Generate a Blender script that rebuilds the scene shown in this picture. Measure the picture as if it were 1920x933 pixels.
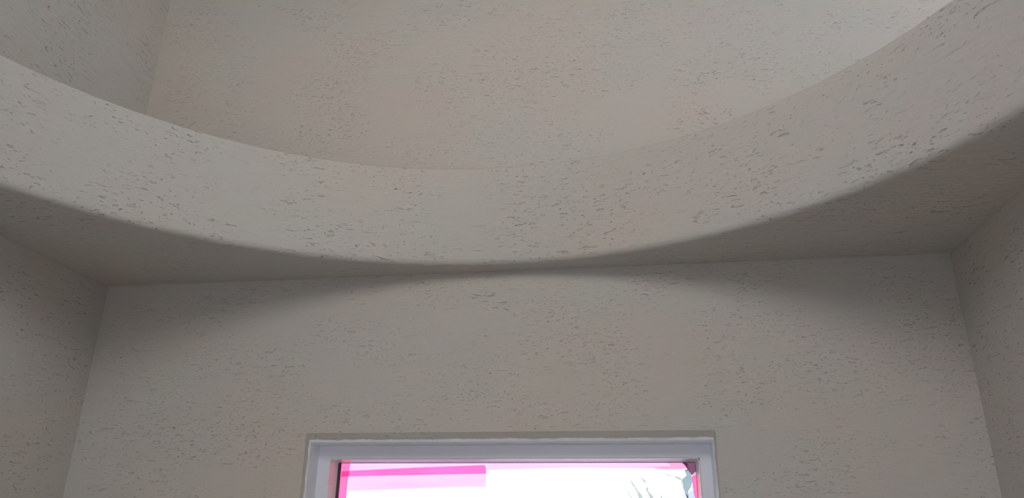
import bpy, bmesh, math, random
from mathutils import Vector, Matrix, noise

S = bpy.context.scene
for o in list(bpy.data.objects):
    bpy.data.objects.remove(o, do_unlink=True)
random.seed(7)

# ------------------------------------------------------------------ camera, world, light
EYE = 1.75
cam_d = bpy.data.cameras.new('camera')
cam = bpy.data.objects.new('camera', cam_d)
S.collection.objects.link(cam)
RX, UX, FX = Vector((0.98872, 0.14937, 0.01106)), Vector((0.0433, -0.35573, 0.93359)), Vector((-0.14339, 0.92258, 0.35818))
cm = Matrix((RX, UX, -FX)).transposed().to_4x4()
cm.translation = (0, 0, EYE)
cam.matrix_world = cm
cam_d.sensor_width = 36
cam_d.lens = 1389 / 1920 * 36
cam_d.clip_start = 0.02
S.camera = cam

SKY = 1.0
w = bpy.data.worlds.new('overcast_sky')
S.world = w
w.use_nodes = True
bg = w.node_tree.nodes['Background']
bg.inputs[1].default_value = SKY
# overcast sky: warmth and brightness added behind the viewer, cool to either side, white over the window side
_nt = w.node_tree
_tc = _nt.nodes.new('ShaderNodeTexCoord')
_sep = _nt.nodes.new('ShaderNodeSeparateXYZ')
_nt.links.new(_tc.outputs['Generated'], _sep.inputs[0])
_rmp = _nt.nodes.new('ShaderNodeValToRGB')
_mr = _nt.nodes.new('ShaderNodeMapRange')
_mr.inputs['From Min'].default_value = -1
_mr.inputs['From Max'].default_value = 1
_nt.links.new(_sep.outputs['Y'], _mr.inputs['Value'])
_nt.links.new(_mr.outputs['Result'], _rmp.inputs['Fac'])
_e = _rmp.color_ramp.elements
_e[0].position, _e[0].color = 0.05, (1.0, 0.935, 0.875, 1)
_e[1].position, _e[1].color = 0.85, (0.93, 0.95, 1.0, 1)
_m = _rmp.color_ramp.elements.new(0.45)
_side = _nt.nodes.new('ShaderNodeValToRGB')                 # left-hand sky cooler than right-hand sky
_mr3 = _nt.nodes.new('ShaderNodeMapRange')
_mr3.inputs['From Min'].default_value = -1
_mr3.inputs['From Max'].default_value = 1
_nt.links.new(_sep.outputs['X'], _mr3.inputs['Value'])
_nt.links.new(_mr3.outputs['Result'], _side.inputs['Fac'])
_side.color_ramp.elements[0].position, _side.color_ramp.elements[0].color = 0.1, (0.84, 0.98, 1.25, 1)
_side.color_ramp.elements[1].position, _side.color_ramp.elements[1].color = 0.9, (0.93, 0.99, 1.07, 1)
_el = _side.color_ramp.elements.new(0.5)
_el.color = (1, 1, 1, 1)
_mulc = _nt.nodes.new('ShaderNodeMix')
_mulc.data_type, _mulc.blend_type = 'RGBA', 'MULTIPLY'
_mulc.inputs['Factor'].default_value = 1
_m.color = (0.97, 0.99, 1.02, 1)
_nt.links.new(_rmp.outputs['Color'], _mulc.inputs['A'])
_nt.links.new(_side.outputs['Color'], _mulc.inputs['B'])
_nt.links.new(_mulc.outputs['Result'], bg.inputs[0])
_mr2 = _nt.nodes.new('ShaderNodeMapRange')
_mr2.inputs['From Min'].default_value = -1
_mr2.inputs['From Max'].default_value = 0
_mr2.inputs['To Min'].default_value = SKY * 1.55
_mr2.inputs['To Max'].default_value = SKY
_nt.links.new(_sep.outputs['Y'], _mr2.inputs['Value'])
_nt.links.new(_mr2.outputs['Result'], bg.inputs[1])
S.view_settings.view_transform = 'Standard'
S.view_settings.look = 'None'
S.view_settings.gamma = 1
S.view_settings.use_curve_mapping = False
S.view_settings.exposure = 1.73


def portal(loc, rot, sx, sy):
    l = bpy.data.lights.new('daylight_portal', 'AREA')
    l.shape = 'RECTANGLE'
    l.size, l.size_y = sx, sy
    l.cycles.is_portal = True
    o = bpy.data.objects.new('daylight_portal', l)
    o.location = loc
    o.rotation_euler = rot
    S.collection.objects.link(o)


# ------------------------------------------------------------------ room dimensions (metres, floor at 0)
D = 2.82                      # window wall
XL, XR = -2.246, 1.227        # side walls of the room
YF = -0.59                    # wall behind the viewer
HS = EYE + 1.0                # underside of the ring
HT = EYE + 1.429              # top of the ring
HC = EYE + 3.6                # ceiling of the upper level
XU = 2.35                     # right wall of the upper level
CX, CY, CR = -0.462, 1.115, 1.615
T = 0.36                      # wall thickness
WX0, WX1, WZ0, WZ1 = -1.237, 0.306, EYE - 0.90, EYE + 0.323   # main window opening
REAR_UP = (-1.3, 0.9, EYE + 1.75, EYE + 3.2)     # upper opening behind the viewer (x0 x1 z0 z1)
RIGHT_UP = (1.6, 2.65, EYE + 1.75, EYE + 3.3)      # upper opening in the right wall (y0 y1 z0 z1)
LEFT_UP = (0.1, 0.8, EYE + 1.8, EYE + 2.6)      # small unseen opening added in the left wall to cool the ring's right side (y0 y1 z0 z1)
REAR_LOW = (-1.0, 0.0, 0.0, 2.2)                 # unseen opening added behind the viewer to light the lower room

R90 = math.pi / 2
portal(((WX0 + WX1) / 2, D + T, (WZ0 + WZ1) / 2), (-R90, 0, 0), WX1 - WX0, WZ1 - WZ0)
portal(((REAR_UP[0] + REAR_UP[1]) / 2, YF - T, (REAR_UP[2] + REAR_UP[3]) / 2), (R90, 0, 0), 2.2, 1.45)
portal((XU + T, (RIGHT_UP[0] + RIGHT_UP[1]) / 2, (RIGHT_UP[2] + RIGHT_UP[3]) / 2), (R90, 0, R90), 1.05, 1.55)
portal((XL - T, (LEFT_UP[0] + LEFT_UP[1]) / 2, (LEFT_UP[2] + LEFT_UP[3]) / 2), (R90, 0, -R90), 0.7, 0.8)
portal(((REAR_LOW[0] + REAR_LOW[1]) / 2, YF - T, 1.1), (R90, 0, 0), 1.0, 2.2)


# ------------------------------------------------------------------ materials
def mat(name):
    m = bpy.data.materials.new(name)
    m.use_nodes = True
    nt = m.node_tree
    return m, nt, nt.nodes['Principled BSDF'], nt.nodes['Material Output']


def N(nt, t, **k):
    n = nt.nodes.new(t)
    for a, b in k.items():
        if isinstance(a, str) and hasattr(n, a):
            setattr(n, a, b)
    return n


def plain(name, col, rough=0.6, spec=0.5, var=0.06, scale=8, bump=0.0, bscale=60):
    m, nt, p, out = mat(name)
    tc = N(nt, 'ShaderNodeTexCoord')
    nz = N(nt, 'ShaderNodeTexNoise')
    nz.inputs['Scale'].default_value = scale
    nz.inputs['Detail'].default_value = 4
    nt.links.new(tc.outputs['Object'], nz.inputs['Vector'])
    mx = N(nt, 'ShaderNodeMix', data_type='RGBA')
    mx.inputs['A'].default_value = (*[c * (1 - var) for c in col], 1)
    mx.inputs['B'].default_value = (*[min(1, c * (1 + var)) for c in col], 1)
    nt.links.new(nz.outputs['Fac'], mx.inputs['Factor'])
    nt.links.new(mx.outputs['Result'], p.inputs['Base Color'])
    p.inputs['Roughness'].default_value = rough
    p.inputs['Specular IOR Level'].default_value = spec
    if bump:
        n2 = N(nt, 'ShaderNodeTexNoise')
        n2.inputs['Scale'].default_value = bscale
        n2.inputs['Detail'].default_value = 5
        nt.links.new(tc.outputs['Object'], n2.inputs['Vector'])
        b = N(nt, 'ShaderNodeBump')
        b.inputs['Strength'].default_value = 1
        b.inputs['Distance'].default_value = bump
        nt.links.new(n2.outputs['Fac'], b.inputs['Height'])
        nt.links.new(b.outputs['Normal'], p.inputs['Normal'])
    return m


def plaster(name, fine=1.0, creases=(), depth=0.0052):
    """floated mineral plaster: fine grain, sideways trowel drags that open into small pits"""
    m, nt, p, out = mat(name)
    uv = N(nt, 'ShaderNodeUVMap')
    uv.uv_map = 'metres'
    L = nt.links.new

    def nz(sx, sy, detail, dist=0.0, off=0.0, rough=0.5):
        mp = N(nt, 'ShaderNodeMapping')
        mp.inputs['Scale'].default_value = (sx, sy, 1)
        mp.inputs['Location'].default_value = (off, off * 1.7, 0)
        L(uv.outputs['UV'], mp.inputs['Vector'])
        n = N(nt, 'ShaderNodeTexNoise')
        n.inputs['Scale'].default_value = 1
        n.inputs['Detail'].default_value = detail
        n.inputs['Roughness'].default_value = rough
        n.inputs['Distortion'].default_value = dist
        L(mp.outputs['Vector'], n.inputs['Vector'])
        return n.outputs['Fac']

    def ramp(src, a, b, lo=0.0, hi=1.0):
        r = N(nt, 'ShaderNodeMapRange')
        r.inputs['From Min'].default_value = a
        r.inputs['From Max'].default_value = b
        r.inputs['To Min'].default_value = lo
        r.inputs['To Max'].default_value = hi
        r.interpolation_type = 'SMOOTHSTEP'
        L(src, r.inputs['Value'])
        return r.outputs['Result']

    def math_(op, a, b):
        n = N(nt, 'ShaderNodeMath', operation=op)
        for i, v in enumerate((a, b)):
            if isinstance(v, (int, float)):
                n.inputs[i].default_value = v
            else:
                L(v, n.inputs[i])
        return n.outputs[0]
    # base tone: beige plaster drifting to greyer patches
    patch = ramp(nz(1.1, 1.5, 3, 0.3, 3.0), 0.35, 0.65)
    mx = N(nt, 'ShaderNodeMix', data_type='RGBA')
    mx.inputs['A'].default_value = (0.592, 0.55, 0.50, 1)
    mx.inputs['B'].default_value = (0.57, 0.557, 0.52, 1)
    L(patch, mx.inputs['Factor'])
    patch2 = ramp(nz(5.0, 7.0, 4, 0.5, 9.0), 0.3, 0.7)
    mx2 = N(nt, 'ShaderNodeMix', data_type='RGBA', blend_type='MULTIPLY')
    mx2.inputs['Factor'].default_value = 1
    mx3 = N(nt, 'ShaderNodeMix', data_type='RGBA')
    mx3.inputs['A'].default_value = (1.0, 0.965, 0.97, 1)
    mx3.inputs['B'].default_value = (0.97, 0.985, 0.965, 1)
    L(patch2, mx3.inputs['Factor'])
    L(mx.outputs['Result'], mx2.inputs['A'])
    L(mx3.outputs['Result'], mx2.inputs['B'])
    L(mx2.outputs['Result'], p.inputs['Base Color'])
    p.inputs['Roughness'].default_value = 0.93
    p.inputs['Specular IOR Level'].default_value = 0.25
    # relief
    f = fine
    dens = ramp(nz(3.5, 4.5, 3, 0.2, 20.0), 0.36, 0.62)              # where the drags cluster
    drag = ramp(nz(26 * f, 92 * f, 3, 0.9, 1.0, 0.55), 0.62, 0.74)   # narrow sideways creases
    pit = ramp(nz(60 * f, 110 * f, 2, 0.4, 5.0), 0.66, 0.76)
    soft = nz(9, 30, 4, 0.4, 7.0)
    grain = nz(170, 260, 3, 0, 11.0)
    cre = math_('MULTIPLY', math_('MAXIMUM', drag, math_('MULTIPLY', pit, 0.8)), math_('ADD', math_('MULTIPLY', dens, 0.8), 0.2))
    h = math_('ADD', math_('MULTIPLY', cre, -1.0), math_('ADD', math_('MULTIPLY', soft, 0.9), math_('MULTIPLY', grain, 0.12)))
    for (cu, cv, ln, th, ang) in creases:                            # single long drag marks at fixed places
        mp = N(nt, 'ShaderNodeMapping')
        mp.vector_type = 'TEXTURE'
        mp.inputs['Location'].default_value = (cu, cv, 0)
        mp.inputs['Rotation'].default_value = (0, 0, ang)
        mp.inputs['Scale'].default_value = (ln / 2, th / 2, 1)
        L(uv.outputs['UV'], mp.inputs['Vector'])
        vl = N(nt, 'ShaderNodeVectorMath', operation='LENGTH')
        L(mp.outputs['Vector'], vl.inputs[0])
        h = math_('SUBTRACT', h, ramp(vl.outputs['Value'], 1.0, 0.2, 0.0, 1.3))
    b = N(nt, 'ShaderNodeBump')
    b.inputs['Strength'].default_value = 1
    b.inputs['Distance'].default_value = depth
    L(h, b.inputs['Height'])
    L(b.outputs['Normal'], p.inputs['Normal'])
    return m


def film(name, col, haze=0.12, hazecol=None):
    """thin coloured plastic film that lets daylight through"""
    m, nt, p, out = mat(name)
    nt.nodes.remove(p)
    L = nt.links.new
    col = [math.sqrt(c) for c in col]          # front and back face each take their share
    tc = N(nt, 'ShaderNodeTexCoord')
    nz = N(nt, 'ShaderNodeTexNoise')
    nz.inputs['Scale'].default_value = 14
    L(tc.outputs['Object'], nz.inputs['Vector'])
    mx = N(nt, 'ShaderNodeMix', data_type='RGBA')
    mx.inputs['A'].default_value = (*[c * 0.93 for c in col], 1)
    mx.inputs['B'].default_value = (*[min(1, c * 1.07) for c in col], 1)
    L(nz.outputs['Fac'], mx.inputs['Factor'])
    t = N(nt, 'ShaderNodeBsdfTransparent')
    L(mx.outputs['Result'], t.inputs['Color'])
    d = N(nt, 'ShaderNodeBsdfTranslucent')
    d.inputs['Color'].default_value = (*(hazecol or col), 1)
    s = N(nt, 'ShaderNodeMixShader')
    s.inputs[0].default_value = haze
    L(t.outputs[0], s.inputs[1])
    L(d.outputs[0], s.inputs[2])
    L(s.outputs[0], out.inputs['Surface'])
    return m


M = {}
M['plaster'] = plaster('beige_plaster')
M['plaster_loft'] = plaster('beige_plaster_upper', 1.8, depth=0.0032)
M['plaster_window_wall'] = plaster('beige_plaster_window_wall', 1.4, depth=0.0032, creases=[
    (-0.580, EYE + 0.900, 0.050, 0.006, -0.22), (-0.518, EYE + 0.897, 0.028, 0.005, 0.05), (-0.471, EYE + 0.866, 0.040, 0.006, 0.0),
    (-0.460, EYE + 0.837, 0.034, 0.005, -0.4), (-0.545, EYE + 0.872, 0.030, 0.004, 0.1), (-0.505, EYE + 0.845, 0.030, 0.004, 0.1),
    (-0.36, EYE + 1.482, 0.022, 0.006, 0.1), (-0.315, EYE + 1.488, 0.030, 0.005, 0.05), (-0.27, EYE + 1.496, 0.022, 0.005, 0.2)])
M['raw'] = plain('pale_reveal_plaster', (0.92, 0.93, 0.98), 0.9, 0.2, 0.06, 20, 0.0015, 120)
M['pvc'] = plain('white_window_plastic', (0.78, 0.79, 0.88), 0.35, 0.5, 0.02, 4)
M['bead'] = plain('white_bead_plastic', (0.93, 0.93, 0.95), 0.25, 0.5, 0.02, 4)
M['gasket'] = plain('dark_rubber', (0.07, 0.045, 0.06), 0.6, 0.4, 0.1, 20)
M['screed'] = plain('grey_brown_screed', (0.40, 0.345, 0.30), 0.85, 0.3, 0.12, 3, 0.001, 40)
M['pale_ground'] = plain('bounce_ground', (0.82, 0.83, 0.84), 0.95, 0.2, 0.3, 2)  # unseen ground, whitened to bounce daylight up at the window
M['bark'] = plain('grey_bark', (0.24, 0.26, 0.25), 0.9, 0.2, 0.25, 30, 0.004, 80)
M['patch'] = plain('grey_film_plastic', (0.86, 0.90, 0.97), 0.4, 0.5, 0.03, 10)


def glass():
    m, nt, p, out = mat('window_glass')
    nt.nodes.remove(p)
    t = N(nt, 'ShaderNodeBsdfTransparent')
    t.inputs['Color'].default_value = (0.93, 0.95, 0.94, 1)
    g = N(nt, 'ShaderNodeBsdfGlossy')
    g.inputs['Roughness'].default_value = 0.02
    fr = N(nt, 'ShaderNodeFresnel')
    fr.inputs['IOR'].default_value = 1.45
    s = N(nt, 'ShaderNodeMixShader')
    nt.links.new(fr.outputs[0], s.inputs[0])
    nt.links.new(t.outputs[0], s.inputs[1])
    nt.links.new(g.outputs[0], s.inputs[2])
    nt.links.new(s.outputs[0], out.inputs['Surface'])
    return m


M['glass'] = glass()


# ------------------------------------------------------------------ mesh helpers
def link(name, bm, m, parent=None, kind=None, smooth=False, uvf=None, mods=()):
    me = bpy.data.meshes.new(name)
    bm.normal_update()
    uvl = bm.loops.layers.uv.new('metres')
    for f in bm.faces:
        n = f.normal
        for lp in f.loops:
            c = lp.vert.co
            if uvf:
                lp[uvl].uv = uvf(f, c)
            elif abs(n.z) > 0.7:
                lp[uvl].uv = (c.x, c.y)
            elif abs(n.y) >= abs(n.x):
                lp[uvl].uv = (c.x, c.z)
            else:
                lp[uvl].uv = (c.y + 7.3, c.z)
        f.smooth = smooth
    bm.to_mesh(me)
    bm.free()
    me.materials.append(m) if not isinstance(m, (list, tuple)) else [me.materials.append(x) for x in m]
    o = bpy.data.objects.new(name, me)
    S.collection.objects.link(o)
    if parent:
        o.parent = parent
    if kind:
        o['kind'] = kind
    return o


def tag(o, label, cat, group=None):
    o['label'] = label
    o['category'] = cat
    if group:
        o['group'] = group


def holed_slab(bm, axis, p0, p1, u0, u1, z0, z1, holes, skip_front_sides=()):
    """slab between planes p0 (room face) and p1; axis 'y': u = x, axis 'x': u = y"""
    us = sorted({u0, u1, *[h[0] for h in holes], *[h[1] for h in holes]})
    zs = sorted({z0, z1, *[h[2] for h in holes], *[h[3] for h in holes]})

    def P(u, z, p):
        return (u, p, z) if axis == 'y' else (p, u, z)
    vs = {}

    def V(u, z, p):
        k = (u, z, p)
        if k not in vs:
            vs[k] = bm.verts.new(P(u, z, p))
        return vs[k]

    def solid(i, j):
        if not (0 <= i < len(us) - 1 and 0 <= j < len(zs) - 1):
            return False
        a, b = (us[i] + us[i + 1]) / 2, (zs[j] + zs[j + 1]) / 2
        return not any(h[0] < a < h[1] and h[2] < b < h[3] for h in holes)

    def hole_cell(i, j):
        return 0 <= i < len(us) - 1 and 0 <= j < len(zs) - 1 and not solid(i, j)
    for i in range(len(us) - 1):
        for j in range(len(zs) - 1):
            if not solid(i, j):
                continue
            a, b, c, d = us[i], us[i + 1], zs[j], zs[j + 1]
            for p in (p0, p1):
                bm.faces.new([V(a, c, p), V(b, c, p), V(b, d, p), V(a, d, p)])
            for (di, dj, e) in ((-1, 0, ((a, c), (a, d))), (1, 0, ((b, c), (b, d))), (0, -1, ((a, c), (b, c))), (0, 1, ((a, d), (b, d)))):
                if not solid(i + di, j + dj):
                    if skip_front_sides and hole_cell(i + di, j + dj):
                        continue
                    (q, r), (s, t) = e
                    bm.faces.new([V(q, r, p0), V(s, t, p0), V(s, t, p1), V(q, r, p1)])
    bmesh.ops.recalc_face_normals(bm, faces=bm.faces)


def rloop(x0, x1, z0, z1, y, r=0.0, seg=5):
    pts = []
    if r <= 0:
        return [(x0, y, z0), (x1, y, z0), (x1, y, z1), (x0, y, z1)]
    for cx, cz, a0 in ((x0 + r, z0 + r, math.pi), (x1 - r, z0 + r, 1.5 * math.pi), (x1 - r, z1 - r, 0), (x0 + r, z1 - r, 0.5 * math.pi)):
        for k in range(seg + 1):
            a = a0 + k / seg * R90
            pts.append((cx + r * math.cos(a), y, cz + r * math.sin(a)))
    return pts


def bridge(bm, loops, close=False):
    rings = [[bm.verts.new(p) for p in l] for l in loops]
    n = len(rings[0])
    pairs = list(zip(rings, rings[1:]))
    if close:
        pairs.append((rings[-1], rings[0]))
    for a, b in pairs:
        for i in range(n):
            bm.faces.new([a[i], a[(i + 1) % n], b[(i + 1) % n], b[i]])
    bmesh.ops.recalc_face_normals(bm, faces=bm.faces)


def poly_sheet(bm, pts, y, th=0.0004, curl=None):
    """thin sheet of film lying parallel to the glass, outline (x, z) with z from eye height"""
    fr, bk = [], []
    for k, (x, z) in enumerate(pts):
        dy = curl[k] if curl else 0
        fr.append(bm.verts.new((x, y + dy, EYE + z)))
        bk.append(bm.verts.new((x, y + dy + th, EYE + z)))
    bm.faces.new(fr)
    bm.faces.new(bk[::-1])
    n = len(pts)
    for i in range(n):
        bm.faces.new([fr[i], bk[i], bk[(i + 1) % n], fr[(i + 1) % n]])
    bmesh.ops.recalc_face_normals(bm, faces=bm.faces)


# ------------------------------------------------------------------ the room
bm = bmesh.new()
bmesh.ops.create_cube(bm, size=1, matrix=Matrix.Translation(((XL + XR) / 2, (YF + D) / 2, -0.1)) @ Matrix.Diagonal((XR - XL + 2 * T, D - YF + 2 * T, 0.2, 1)))
link('floor', bm, M['screed'], kind='structure')

# window wall with its splayed head, chipped arris and deep reveal
A0 = (-1.246, 0.3145, WZ0 - 0.012, EYE + 0.358)
bm = bmesh.new()
holed_slab(bm, 'y', D, D + T, XL - T, XU + T, -0.2, HC + 0.3, [A0], skip_front_sides=(1,))
bm.normal_update()


def edge_loop(x0, x1, z0, z1, y, jit, seed, mid=None):
    pts, n = [], 220
    cs = [(x0, z0), (x1, z0), (x1, z1), (x0, z1)]
    for k in range(4):
        (ax, az), (bx_, bz) = cs[k], cs[(k + 1) % 4]
        for i in range(n):
            t = i / n
            x, z = ax + (bx_ - ax) * t, az + (bz - az) * t
            if jit:
                q = noise.noise(Vector((x * 28 + seed, z * 28, seed))) + 0.6 * noise.noise(Vector((x * 90, z * 90, seed + 4)))
                s = 1 if k in (1, 2) else -1
                if k in (0, 2):
                    z += s * q * jit
                else:
                    x += s * q * jit
            pts.append((x, y, z))
    return pts


bridge(bm, [edge_loop(*A0[:4], D, 0, 0),
            edge_loop(WX0 - 0.004, WX1 + 0.004, WZ0 - 0.006, WZ1 + 0.012, D + 0.022, 0.0028, 1.0),
            edge_loop(WX0 - 0.001, WX1 + 0.002, WZ0 - 0.003, WZ1 + 0.003, D + 0.030, 0.0022, 1.3),
            edge_loop(WX0, WX1, WZ0, WZ1, D + 0.045, 0.0007, 2.0),
            edge_loop(WX0, WX1, WZ0, WZ1, D + T, 0, 0)])
wall = link('wall_back', bm, [M['plaster_window_wall'], M['raw']], kind='structure')
for f in wall.data.polygons:
    c = f.center
    if D + 0.012 < c.y < D + T - 0.001 and WX0 - 0.02 < c.x < WX1 + 0.02 and WZ0 - 0.02 < c.z < WZ1 + 0.03:
        f.material_index = 1

bm = bmesh.new()
holed_slab(bm, 'y', YF, YF - T, XL - T, XU + T, -0.2, HC + 0.3, [REAR_UP, REAR_LOW])
link('wall_front', bm, M['plaster'], kind='structure')
bm = bmesh.new()
holed_slab(bm, 'x', XL, XL - T, YF, D, -0.2, HC + 0.3, [LEFT_UP])
link('wall_left', bm, M['plaster'], kind='structure')
bm = bmesh.new()
holed_slab(bm, 'x', XR, XR + T, YF, D, -0.2, HS, [])
link('wall_right', bm, M['plaster'], kind='structure')
bm = bmesh.new()
holed_slab(bm, 'x', XU, XU + T, YF, D, HS, HC + 0.3, [RIGHT_UP])
link('wall_right', bm, M['plaster_loft'], kind='structure')
bm = bmesh.new()
bmesh.ops.create_cube(bm, size=1, matrix=Matrix.Translation(((XL + XU) / 2, (YF + D) / 2, HC + 0.1)) @ Matrix.Diagonal((XU - XL, D - YF, 0.2, 1)))
link('ceiling', bm, M['plaster_loft'], kind='structure')

# ring: flat underside with a round opening, rounded lower edge, curved inner face
NA = 360
bm = bmesh.new()


def rect_hit(a):
    c, s = math.cos(a), math.sin(a)
    best = 1e9
    for lim, comp, ctr in ((XL, c, CX), (XU, c, CX), (YF, s, CY), (D, s, CY)):
        if abs(comp) > 1e-9:
            t = (lim - ctr) / comp
            if t > 0:
                best = min(best, t)
    return best


angs = sorted([2 * math.pi * k / NA for k in range(NA)] +
              [math.atan2(y - CY, x - CX) % (2 * math.pi) for x in (XL, XU) for y in (YF, D)])
RB, RT = 0.028, 0.010
prof = [('o', HS), (RB + 0.0, HS)]
for k in range(1, 7):
    a = k / 6 * R90
    prof.append((RB - RB * math.sin(a), HS + RB - RB * math.cos(a)))
nz_ = 14
for k in range(1, nz_ + 1):
    prof.append((0.0, HS + RB + (HT - RT - HS - RB) * k / nz_))
for k in range(1, 4):
    a = k / 3 * R90
    prof.append((RT - RT * math.cos(a), HT - RT + RT * math.sin(a)))
prof.append(('o', HT))
cols = []
for a in angs:
    col = []
    for k, (dr, z) in enumerate(prof):
        if dr == 'o':
            r = rect_hit(a)
        else:
            wob = 0.0016 * noise.noise(Vector((math.cos(a) * 9, math.sin(a) * 9, z * 3)))
            r = CR + dr + wob
            if k > 1 and k < 8:
                q = noise.noise(Vector((math.cos(a) * 60, math.sin(a) * 60, z * 40)))
                r += 0.0015 * q
            if k >= len(prof) - 4:
                z += 0.0012 * noise.noise(Vector((math.cos(a) * 50, math.sin(a) * 50, 3)))
            r = min(r, rect_hit(a) - 0.001)
        col.append(bm.verts.new((CX + r * math.cos(a), CY + r * math.sin(a), z)))
    cols.append(col)
na = len(cols)
for i in range(na):
    p, q = cols[i], cols[(i + 1) % na]
    for k in range(len(prof) - 1):
        bm.faces.new([p[k], q[k], q[k + 1], p[k + 1]])
bmesh.ops.recalc_face_normals(bm, faces=bm.faces)


def ring_uv(f, c):
    cc = f.calc_center_median()
    if abs(f.normal.z) > 0.8:
        return (c.x, c.y)
    a = math.atan2(c.y - CY, c.x - CX)
    b = math.atan2(cc.y - CY, cc.x - CX)
    while a - b > math.pi:
        a -= 2 * math.pi
    while b - a > math.pi:
        a += 2 * math.pi
    return (-a * CR, c.z)


ring = link('ceiling', bm, M['plaster'], kind='structure', smooth=True, uvf=ring_uv)

# ------------------------------------------------------------------ window
GY = D + 0.19
win = bpy.data.objects.new('window_1', None)
S.collection.objects.link(win)
win['kind'] = 'structure'
win.location = ((WX0 + WX1) / 2, D + 0.12, WZ0)
bpy.context.view_layer.update()


def wpart(name, bm, m, smooth=False, parent=None):
    par = parent or win
    o = link(name, bm, m, None, smooth=smooth)
    o.parent = par
    o.matrix_parent_inverse = par.matrix_world.inverted()
    return o


BX0, BX1, BZ0, BZ1 = -1.1865, 0.2615, WZ0 + 0.05, EYE + 0.2715     # bead outer edge
GX0, GX1, GZ0, GZ1 = -1.1735, 0.2510, WZ0 + 0.06, EYE + 0.2615     # bead inner edge
bm = bmesh.new()
bridge(bm, [rloop(WX0 - 0.004, WX1 + 0.004, WZ0 - 0.004, WZ1 + 0.004, D + 0.25),
            rloop(WX0 - 0.004, WX1 + 0.004, WZ0 - 0.004, WZ1 + 0.004, D + 0.124),
            rloop(WX0 + 0.002, WX1 - 0.002, WZ0 + 0.002, WZ1 - 0.002, D + 0.120),
            rloop(BX0 - 0.001, BX1 + 0.001, BZ0 - 0.001, BZ1 + 0.001, D + 0.120),
            rloop(BX0 - 0.001, BX1 + 0.001, BZ0 - 0.001, BZ1 + 0.001, D + 0.25)], close=True)
wpart('window_frame', bm, M['pvc'])
bm = bmesh.new()


def bl(t, y, r=0.010):
    return rloop(BX0 + (GX0 - BX0) * t, BX1 + (GX1 - BX1) * t, BZ0 + (GZ0 - BZ0) * t, BZ1 + (GZ1 - BZ1) * t, y, r * (1 - 0.6 * t))


bridge(bm, [bl(0, D + 0.20), bl(0, D + 0.116), bl(0.05, D + 0.1115), bl(0.14, D + 0.1100), bl(0.28, D + 0.1110), bl(0.38, D + 0.1150), bl(0.44, D + 0.124), bl(0.50, D + 0.136),
            bl(0.62, D + 0.148), bl(0.70, D + 0.160), bl(0.88, D + 0.172), bl(1.0, D + 0.178), bl(1.0, D + 0.20)], close=True)
bead = wpart('glazing_bead', bm, M['bead'])
bm = bmesh.new()
bridge(bm, [bl(0.9, D + 0.186), bl(0.98, D + 0.1785), rloop(-1.1635, 0.2503, GZ0 + 0.006, EYE + 0.2600, D + 0.184, 0.002),
            rloop(-1.1635, 0.2503, GZ0 + 0.006, EYE + 0.2600, D + 0.189, 0.002), bl(0.9, D + 0.189)], close=True)
wpart('rubber_gasket', bm, M['gasket'])
bm = bmesh.new()
x0, x1, z0, z1 = GX0 - 0.004, GX1 + 0.004, GZ0 - 0.004, GZ1 + 0.004
bmesh.ops.create_cube(bm, size=1, matrix=Matrix.Translation(((x0 + x1) / 2, GY + 0.002, (z0 + z1) / 2)) @ Matrix.Diagonal((x1 - x0, 0.004, z1 - z0, 1)))
pane = wpart('window_pane', bm, M['glass'])
# sill board inside, below the frame
bm = bmesh.new()
bmesh.ops.create_cube(bm, size=1, matrix=Matrix.Translation(((WX0 + WX1) / 2, D + 0.05, WZ0 - 0.012)) @ Matrix.Diagonal((WX1 - WX0 + 0.01, 0.16, 0.024, 1)))
bmesh.ops.bevel(bm, geom=bm.edges[:], offset=0.004, segments=2, affect='EDGES')
wpart('window_sill', bm, M['pvc'])

# grey protective strip still stuck to the left bead
bm = bmesh.new()
prev = None
for z in (WZ0 + 0.08, EYE - 0.3, EYE + 0.168, EYE + 0.172):
    row = []
    for t, y in ((0.10, 0.1092), (0.28, 0.1102), (0.38, 0.1142), (0.46, 0.1262), (0.62, 0.1472)):
        tt = t if z < EYE + 0.17 else t * 0.8 + 0.06
        row.append(bm.verts.new((BX0 + (GX0 - BX0) * tt + 0.0009, D + y, z)))
    if prev:
        for k in range(4):
            bm.faces.new([prev[k], prev[k + 1], row[k + 1], row[k]])
    prev = row
patch = wpart('protective_strip', bm, M['patch'], parent=bead)
patch['label'] = 'grey protective strip on the left bead'

# ------------------------------------------------------------------ coloured film and tape left on the pane
M['tape'] = film('pink_tape', (0.95, 0.095, 0.215), 0.04, (0.8, 0.2, 0.45))
M['tape_h'] = film('pink_tape_thin', (0.98, 0.33, 0.66), 0.04, (0.8, 0.3, 0.5))
M['mauve'] = film('mauve_film', (0.10, 0.040, 0.070), 0.05, (0.5, 0.2, 0.35))
M['rose'] = film('rose_film', (0.90, 0.74, 0.82), 0.04, (0.8, 0.4, 0.6))
M['blush'] = film('blush_film', (0.60, 0.20, 0.30), 0.04, (0.8, 0.4, 0.6))
M['grey_film'] = film('grey_film', (0.17, 0.215, 0.24), 0.05, (0.5, 0.55, 0.6))
M['white_film'] = film('white_film', (0.29, 0.33, 0.45), 0.06, (0.8, 0.8, 0.9))


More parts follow.
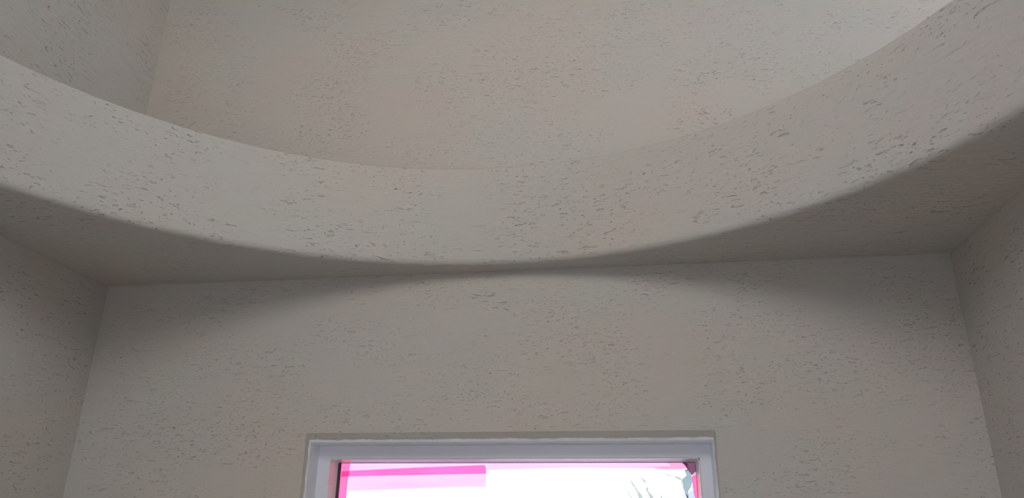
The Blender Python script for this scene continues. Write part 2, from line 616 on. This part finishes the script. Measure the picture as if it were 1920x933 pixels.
def fading_film(name, col):
    """clear film whose pink coat thins out towards its free edge (coat stored per vertex)"""
    m, nt, p, out = mat(name)
    nt.nodes.remove(p)
    a = N(nt, 'ShaderNodeAttribute', attribute_name='bloom_fade')
    tc = N(nt, 'ShaderNodeTexCoord')
    mp = N(nt, 'ShaderNodeMapping')
    mp.inputs['Scale'].default_value = (3, 3, 22)
    nt.links.new(tc.outputs['Object'], mp.inputs['Vector'])
    nz = N(nt, 'ShaderNodeTexNoise')
    nz.inputs['Scale'].default_value = 1
    nt.links.new(mp.outputs['Vector'], nz.inputs['Vector'])
    mx0 = N(nt, 'ShaderNodeMix', data_type='RGBA')
    mx0.inputs['A'].default_value = (*[c * 0.82 for c in col], 1)
    mx0.inputs['B'].default_value = (*[min(1, c * 1.16) for c in col], 1)
    nt.links.new(nz.outputs['Fac'], mx0.inputs['Factor'])
    mx = N(nt, 'ShaderNodeMix', data_type='RGBA')
    mx.inputs['A'].default_value = (0.8, 0.8, 0.8, 1)
    nt.links.new(mx0.outputs['Result'], mx.inputs['B'])
    nt.links.new(a.outputs['Fac'], mx.inputs['Factor'])
    t = N(nt, 'ShaderNodeBsdfTransparent')
    nt.links.new(mx.outputs['Result'], t.inputs['Color'])
    nt.links.new(t.outputs[0], out.inputs['Surface'])
    return m


M['film_a'] = fading_film('pale_pink_film', (0.52, 0.275, 0.40))


def sheet(name, pts, dy, m, label, cat, curl=None, group=None):
    bm = bmesh.new()
    cx, cz = pts[0]
    poly_sheet(bm, [(x, z) for x, z in pts], GY - dy, 0.0003, curl)
    o = link(name, bm, m)
    tag(o, label, cat, group)
    return o


def film_sheet(name, colsz, dy, label):
    bm = bmesh.new()
    rows = []
    bloom_fade = []
    for (x, zt, zm, zb) in colsz:
        r = []
        for k, (z, c) in enumerate(((zt, 1.0), (zm, 1.0), ((zm + zb) / 2, 0.55), (zb, 0.0))):  # tint fades out downwards to paint sky bloom over the lower edge
            r.append(bm.verts.new((x, GY - dy, EYE + z)))
            bloom_fade.append(c)
        rows.append(r)
    for a, b in zip(rows, rows[1:]):
        for k in range(3):
            bm.faces.new([a[k], a[k + 1], b[k + 1], b[k]])
    o = link(name, bm, M['film_a'])
    at = o.data.attributes.new('bloom_fade', 'FLOAT', 'POINT')
    for i, c in enumerate(bloom_fade):
        at.data[i].value = c
    tag(o, label, 'film')
    return o


film_sheet('plastic_film', [(-1.1285, 0.2605, 0.155, 0.126), (-1.0, 0.2605, 0.160, 0.132), (-0.845, 0.2605, 0.168, 0.138), (-0.70, 0.2605, 0.172, 0.142), (-0.5595, 0.2605, 0.172, 0.150)],
           0.0012, 'broad pale pink film sheet hanging below the horizontal pink tape on the pane')
film_sheet('plastic_film', [(-0.5590, 0.2605, 0.236, 0.220), (-0.40, 0.2605, 0.240, 0.227), (-0.2465, 0.2605, 0.2435, 0.231), (0.0, 0.2605, 0.2415, 0.231), (0.15, 0.2605, 0.238, 0.229), (0.222, 0.2605, 0.240, 0.230)],
           0.0012, 'narrow pale pink film edge along the top of the pane, right of the pink tape')
sheet('tape_strip', [(-1.1634, 0.2598), (-1.1270, 0.2602), (-1.1300, 0.1500), (-1.1320, 0.05), (-1.136, WZ0 - EYE + 0.07), (-1.1634, WZ0 - EYE + 0.07)], 0.0024, M['tape'],
      'vertical deep pink tape strip down the left edge of the pane', 'tape')
sheet('tape_strip', [(-1.1600, 0.2285), (-1.1270, 0.2305), (-0.98, 0.2372), (-0.849, 0.2432), (-0.70, 0.2478), (-0.5690, 0.2523), (-0.5615, 0.2440), (-0.5600, 0.2190), (-0.70, 0.2172), (-0.845, 0.2145), (-1.0, 0.2115), (-1.1600, 0.2075)],
      0.0034, M['tape_h'], 'horizontal deep pink tape strip across the upper left of the pane', 'tape')
sheet('tape_strip', [(0.2350, 0.2085), (0.2505, 0.2150), (0.2505, WZ0 - EYE + 0.07), (0.2400, WZ0 - EYE + 0.07), (0.2420, 0.05), (0.2410, 0.1320), (0.2375, 0.1480), (0.2345, 0.17)], 0.0024, M['tape'],
      'vertical bright pink tape strip at the right edge of the pane', 'tape')
sheet('film_scrap', [(0.2010, 0.2605), (0.2505, 0.2605), (0.2505, 0.2270), (0.2351, 0.2133), (0.2290, 0.2240), (0.2200, 0.2360), (0.2120, 0.2500)], 0.0046, M['mauve'],
      'dark mauve folded film scrap in the top right corner of the pane', 'film')
sheet('film_scrap', [(0.2352, 0.2130), (0.2430, 0.2200), (0.2505, 0.2268), (0.2505, 0.2140), (0.2440, 0.2110), (0.2352, 0.2075)], 0.0038, M['blush'],
      'tiny pale blush film scrap between the mauve corner and the right pink tape', 'film')
sheet('film_scrap', [(0.0900, 0.2440), (0.1200, 0.2350), (0.1600, 0.2325), (0.2040, 0.2340), (0.2170, 0.2430), (0.2030, 0.2600), (0.1450, 0.2600), (0.1620, 0.2480)], 0.0030, M['rose'],
      'crumpled rose film scrap at the top edge beside the mauve corner', 'film')
sheet('film_scrap', [(0.2075, 0.2330), (0.2230, 0.2365), (0.2340, 0.2150), (0.2356, 0.1900), (0.2300, 0.1720), (0.2180, 0.1560), (0.2150, 0.1300), (0.2120, 0.1190), (0.2085, 0.1370), (0.2030, 0.1530), (0.1985, 0.1680), (0.1995, 0.2020), (0.2100, 0.2090), (0.2150, 0.2150)],
      0.0062, M['grey_film'], 'torn grey film flap curling beside the right pink tape', 'film', curl=[0.0, 0.0, 0.0, 0.0, -0.001, -0.002, -0.003, -0.003, -0.004, -0.004, -0.003, -0.001, 0.0, 0.0])
sheet('film_scrap', [(0.2125, 0.1380), (0.2200, 0.1530), (0.2290, 0.1610), (0.2360, 0.1560), (0.2400, 0.1330), (0.2405, 0.1050), (0.2280, 0.0980), (0.2190, 0.1150)],
      0.0100, M['white_film'], 'whitish torn film scrap below the grey flap by the right tape', 'film')


# ------------------------------------------------------------------ outside
bm = bmesh.new()
bmesh.ops.create_grid(bm, x_segments=20, y_segments=20, size=60, matrix=Matrix.Translation((0, 0, -3.2)))
for v in bm.verts:
    v.co.z += 0.25 * noise.noise(Vector((v.co.x * 0.08, v.co.y * 0.08, 0)))
link('ground', bm, M['pale_ground'], kind='structure')

def tube(bm, pts, seg=8):
    """tapered branch through (x, y, z, radius)"""
    rings = []
    for i, p in enumerate(pts):
        a = Vector(pts[max(i - 1, 0)][:3])
        b = Vector(pts[min(i + 1, len(pts) - 1)][:3])
        d = (b - a).normalized()
        u = d.cross(Vector((0.3, 1, 0.2))).normalized()
        v = d.cross(u)
        rings.append([bm.verts.new(Vector(p[:3]) + (u * math.cos(2 * math.pi * k / seg) + v * math.sin(2 * math.pi * k / seg)) * p[3]) for k in range(seg)])
    for a, b in zip(rings, rings[1:]):
        for k in range(seg):
            bm.faces.new([a[k], a[(k + 1) % seg], b[(k + 1) % seg], b[k]])
    bm.faces.new(rings[0][::-1])
    bm.faces.new(rings[-1])


tree = bpy.data.objects.new('bare_tree', None)
S.collection.objects.link(tree)
tree.location = (0.95, 10.3, -3.15)
tag(tree, 'bare winter tree outside, branch tips showing through the lower right pane', 'tree')
bpy.context.view_layer.update()


def tpart(name, bm):
    o = link(name, bm, M['bark'], smooth=True)
    o.parent = tree
    o.matrix_parent_inverse = tree.matrix_world.inverted()


bm = bmesh.new()
tube(bm, [(0.95, 10.3, -3.25, 0.17), (0.94, 10.3, -2.4, 0.13), (0.90, 10.25, -1.2, 0.115), (0.86, 10.2, -0.1, 0.10), (0.80, 10.15, 0.6, 0.085), (0.74, 10.1, 1.1, 0.07)], 14)
tpart('trunk', bm)
main = [
    [(0.74, 10.1, 1.05, 0.06), (0.55, 10.05, 1.45, 0.045), (0.30, 10.0, 1.80, 0.036), (0.20, 10.0, 2.02, 0.032), (0.145, 10.0, 2.15, 0.030), (0.118, 10.0, 2.225, 0.024),
     (0.090, 10.0, 2.270, 0.011), (0.0625, 10.0, 2.315, 0.009), (0.044, 10.0, 2.348, 0.012), (0.022, 10.0, 2.383, 0.009), (-0.01, 10.0, 2.43, 0.002)],
    [(0.72, 10.1, 1.15, 0.05), (0.50, 10.0, 1.65, 0.036), (0.34, 10.0, 2.0, 0.030), (0.28, 10.0, 2.14, 0.024), (0.262, 10.0, 2.206, 0.025), (0.2306, 10.0, 2.250, 0.010),
     (0.2135, 10.0, 2.292, 0.017), (0.214, 10.0, 2.33, 0.002), (0.205, 10.0, 2.362, 0.003), (0.190, 10.0, 2.385, 0.013), (0.168, 10.0, 2.412, 0.011), (0.143, 10.0, 2.450, 0.003)],
    [(0.74, 10.1, 1.10, 0.055), (0.80, 10.0, 1.6, 0.03), (0.73, 10.0, 1.95, 0.018), (0.67, 10.0, 2.15, 0.008), (0.650, 10.0, 2.30, 0.004), (0.655, 10.0, 2.408, 0.012),
     (0.630, 10.0, 2.420, 0.015), (0.595, 10.0, 2.436, 0.014), (0.56, 10.0, 2.446, 0.004), (0.505, 10.0, 2.462, 0.007), (0.45, 10.0, 2.477, 0.006), (0.40, 10.0, 2.485, 0.002)],
    [(0.30, 10.0, 1.80, 0.02), (0.10, 10.0, 2.02, 0.014), (0.045, 10.0, 2.12, 0.012), (0.008, 10.0, 2.198, 0.006), (-0.017, 10.0, 2.243, 0.014), (-0.041, 10.0, 2.288, 0.006), (-0.06, 10.0, 2.32, 0.002)],
    [(0.50, 10.0, 1.65, 0.022), (0.47, 10.0, 1.95, 0.018), (0.42, 10.0, 2.12, 0.014), (0.385, 10.0, 2.20, 0.010), (0.37, 10.0, 2.23, 0.003)],
    [(0.98, 10.0, 1.60, 0.03), (0.82, 10.0, 1.95, 0.02), (0.74, 10.0, 2.12, 0.014), (0.70, 10.0, 2.215, 0.010), (0.68, 10.0, 2.25, 0.003)],
]
for b in main:
    bm = bmesh.new()
    tube(bm, b)
    tpart('branch', bm)
random.seed(11)
for b in range(14):                                       # lower limbs of the crown, below the pane's view
    bm = bmesh.new()
    z = random.uniform(-0.6, 1.0)
    a = random.uniform(0, 2 * math.pi)
    p = Vector((0.86 - 0.05 * z, 10.17, z))
    d = Vector((math.cos(a), math.sin(a), 0.35)).normalized()
    r = 0.045
    pts = []
    while r > 0.004 and p.z < 1.9:
        pts.append((*p, r))
        d = (d + Vector((random.uniform(-.25, .25), random.uniform(-.25, .25), random.uniform(-.05, .22)))).normalized()
        p = p + d * 0.22
        r *= 0.80
    tube(bm, pts, 6)
    tpart('branch', bm)
